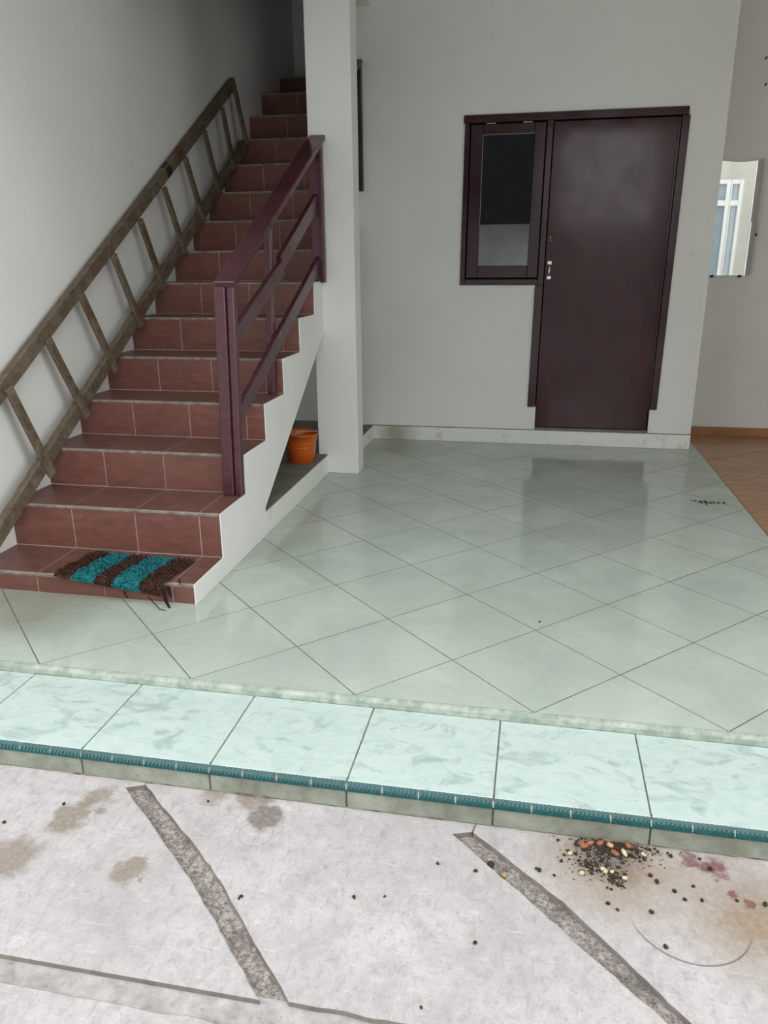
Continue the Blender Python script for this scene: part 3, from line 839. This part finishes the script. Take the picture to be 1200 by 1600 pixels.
for i, p in enumerate([(1.797, -.469), (1.874, -.509), (1.880, -.516), (1.924, -.530), (1.822, -.532), (1.978, -.440)]):
    little('pale_seed', p, (.0075, .0055, .005), pale_m, ['pale cream seed at the left end of the crumb heap', 'upper of two touching cream seeds below the crumb heap', 'lower of two touching cream seeds below the crumb heap', 'pale cream seed nearest the picture bottom below the heap', 'cream seed on the left lower fringe of the crumbs', 'pale cream seed at the right end of the crumb heap'][i], 'seed', 'pale seeds by the kerb', i)
little('pale_seed', (1.931, -.444), (.0145, .0058, .0055), pale_m, 'long cream seed pod in the dark crumbs by the kerb', 'seed', None, 2)
little('pale_seed', (1.895, -.514), (.006, .005, .005), pale_m, 'smallest cream seed below the dark crumb heap', 'seed', None, 1)
little('pale_seed', (1.636, -.555), (.008, .007, .006), seed_m, 'tan seed lying in the right hand concrete groove', 'seed', None, 1, -.1265)
for i, p in enumerate([(1.827, -.432), (1.848, -.424), (1.873, -.420), (1.943, -.414), (1.908, -.449), (1.835, -.437)]):
    little('reddish_pebble', p, (.0125, .0075, .006), rust_m, ['leftmost reddish pebble against the kerb', 'second reddish pebble along the kerb from the left', 'reddish pebble left of the bright tan pebble by the kerb', 'rightmost reddish pebble against the kerb', 'reddish pebble set forward in the middle of the crumb heap', 'reddish pebble just in front of the leftmost one by the kerb'][i], 'pebble', 'reddish pebbles by the kerb', i)
little('reddish_pebble', (1.898, -.424), (.0095, .0075, .0065), seed_m, 'bright tan pebble against the kerb in the crumb heap', 'pebble', None, 3)
for i, p in enumerate([(1.581, -.782), (1.756, -.550), (1.719, -.540), (1.712, -.535), (1.878, -.616), (1.898, -.630), (1.986, -.508), (1.999, -.526), (2.036, -.549), (2.056, -.571),
                       (2.083, -.525), (2.095, -.566), (1.974, -.624), (1.992, -.717), (2.133, -.459), (2.045, -.432), (2.115, -.428), (2.175, -.552), (2.237, -.553),
                       (1.566, -.571), (1.471, -.563), (1.025, -.752), (1.022, -.759), (1.289, -.706), (.418, -.531), (.302, -.628), (.81, -.448), (1.487, -.957), (1.36, -.69)]):
    s = R.uniform(.0035, .0058) if i < 20 else R.uniform(.003, .0048)
    little('dark_pellet', p, (round(s*1.3, 4), round(s, 4), round(s*.85, 4)), crumb_m, pel_label(p), 'pellet', 'dark pellets scattered on the driveway', i, ZG, False, .18)
little('dark_pebble', (1.600, -.525), (.010, .009, .008), crumb_m, 'round dark pebble in the right hand concrete groove', 'pebble', None, 2, -.1265)
V = []; F = []
for i in range(900):
    t = R.random()
    if t < .62: p = (R.gauss(1.905, .052), -.405-abs(R.gauss(0, .034)))
    elif t < .85: p = (R.gauss(1.845, .03), R.gauss(-.495, .024))
    else: p = (R.gauss(1.905, .012), R.gauss(-.535, .014))
    if p[1] > -.403: continue
    s = R.uniform(.001, .0022) if R.random() < .75 else R.uniform(.0022, .0048)
    v, f = blobmesh(False, (s*1.2, s, s*.8), .3, R.random()); k = len(V)
    V += [q+Vector((p[0], p[1], ZG+s*.7)) for q in v]; F += [tuple(a+k for a in g2) for g2 in f]
o = mk('crumb_heap', V, F, crumb_m); tag(o, 'heap of dark brown crumbs swept against the kerb', 'debris', kind='stuff')
# mud crumbs on the tiles near the orange floor
V = []; F = []
for i in range(42):
    s = R.uniform(.002, .007); p = (R.gauss(2.66, .05), R.gauss(2.36, .018))
    v, f = blobmesh(False, (s*1.5, s, s*.35), .3, R.random()); k = len(V)
    V += [q+Vector((p[0], p[1], s*.3)) for q in v]; F += [tuple(a+k for a in g2) for g2 in f]
o = mk('mud_crumbs', V, F, crumb_m); tag(o, 'sprinkle of dark mud crumbs on green tiles near the orange floor', 'debris', kind='stuff')
little('dark_pellet', (1.712, .637), (.006, .004, .003), crumb_m, 'single dark speck on the middle of the green tiles', 'pellet', None, 1, 0.0, False, .2)

# ================================================================== ACROSS THE STREET (seen in the door and window glass)
op = mk('opposite_wall', *box((-6, -12.2, -.2), (9, -12.0, 2.2)), oppwall_m)
tag(op, 'grey rendered wall across the driveway, behind the viewer', 'wall', kind='structure')
ov = mk('opposite_roof', *join(box((-6, -12.2, 2.2), (1.9, -9.5, 7.0))), darkroof_backing_m)
tag(ov, 'dark roof across the driveway, behind the viewer', 'roof', kind='structure')
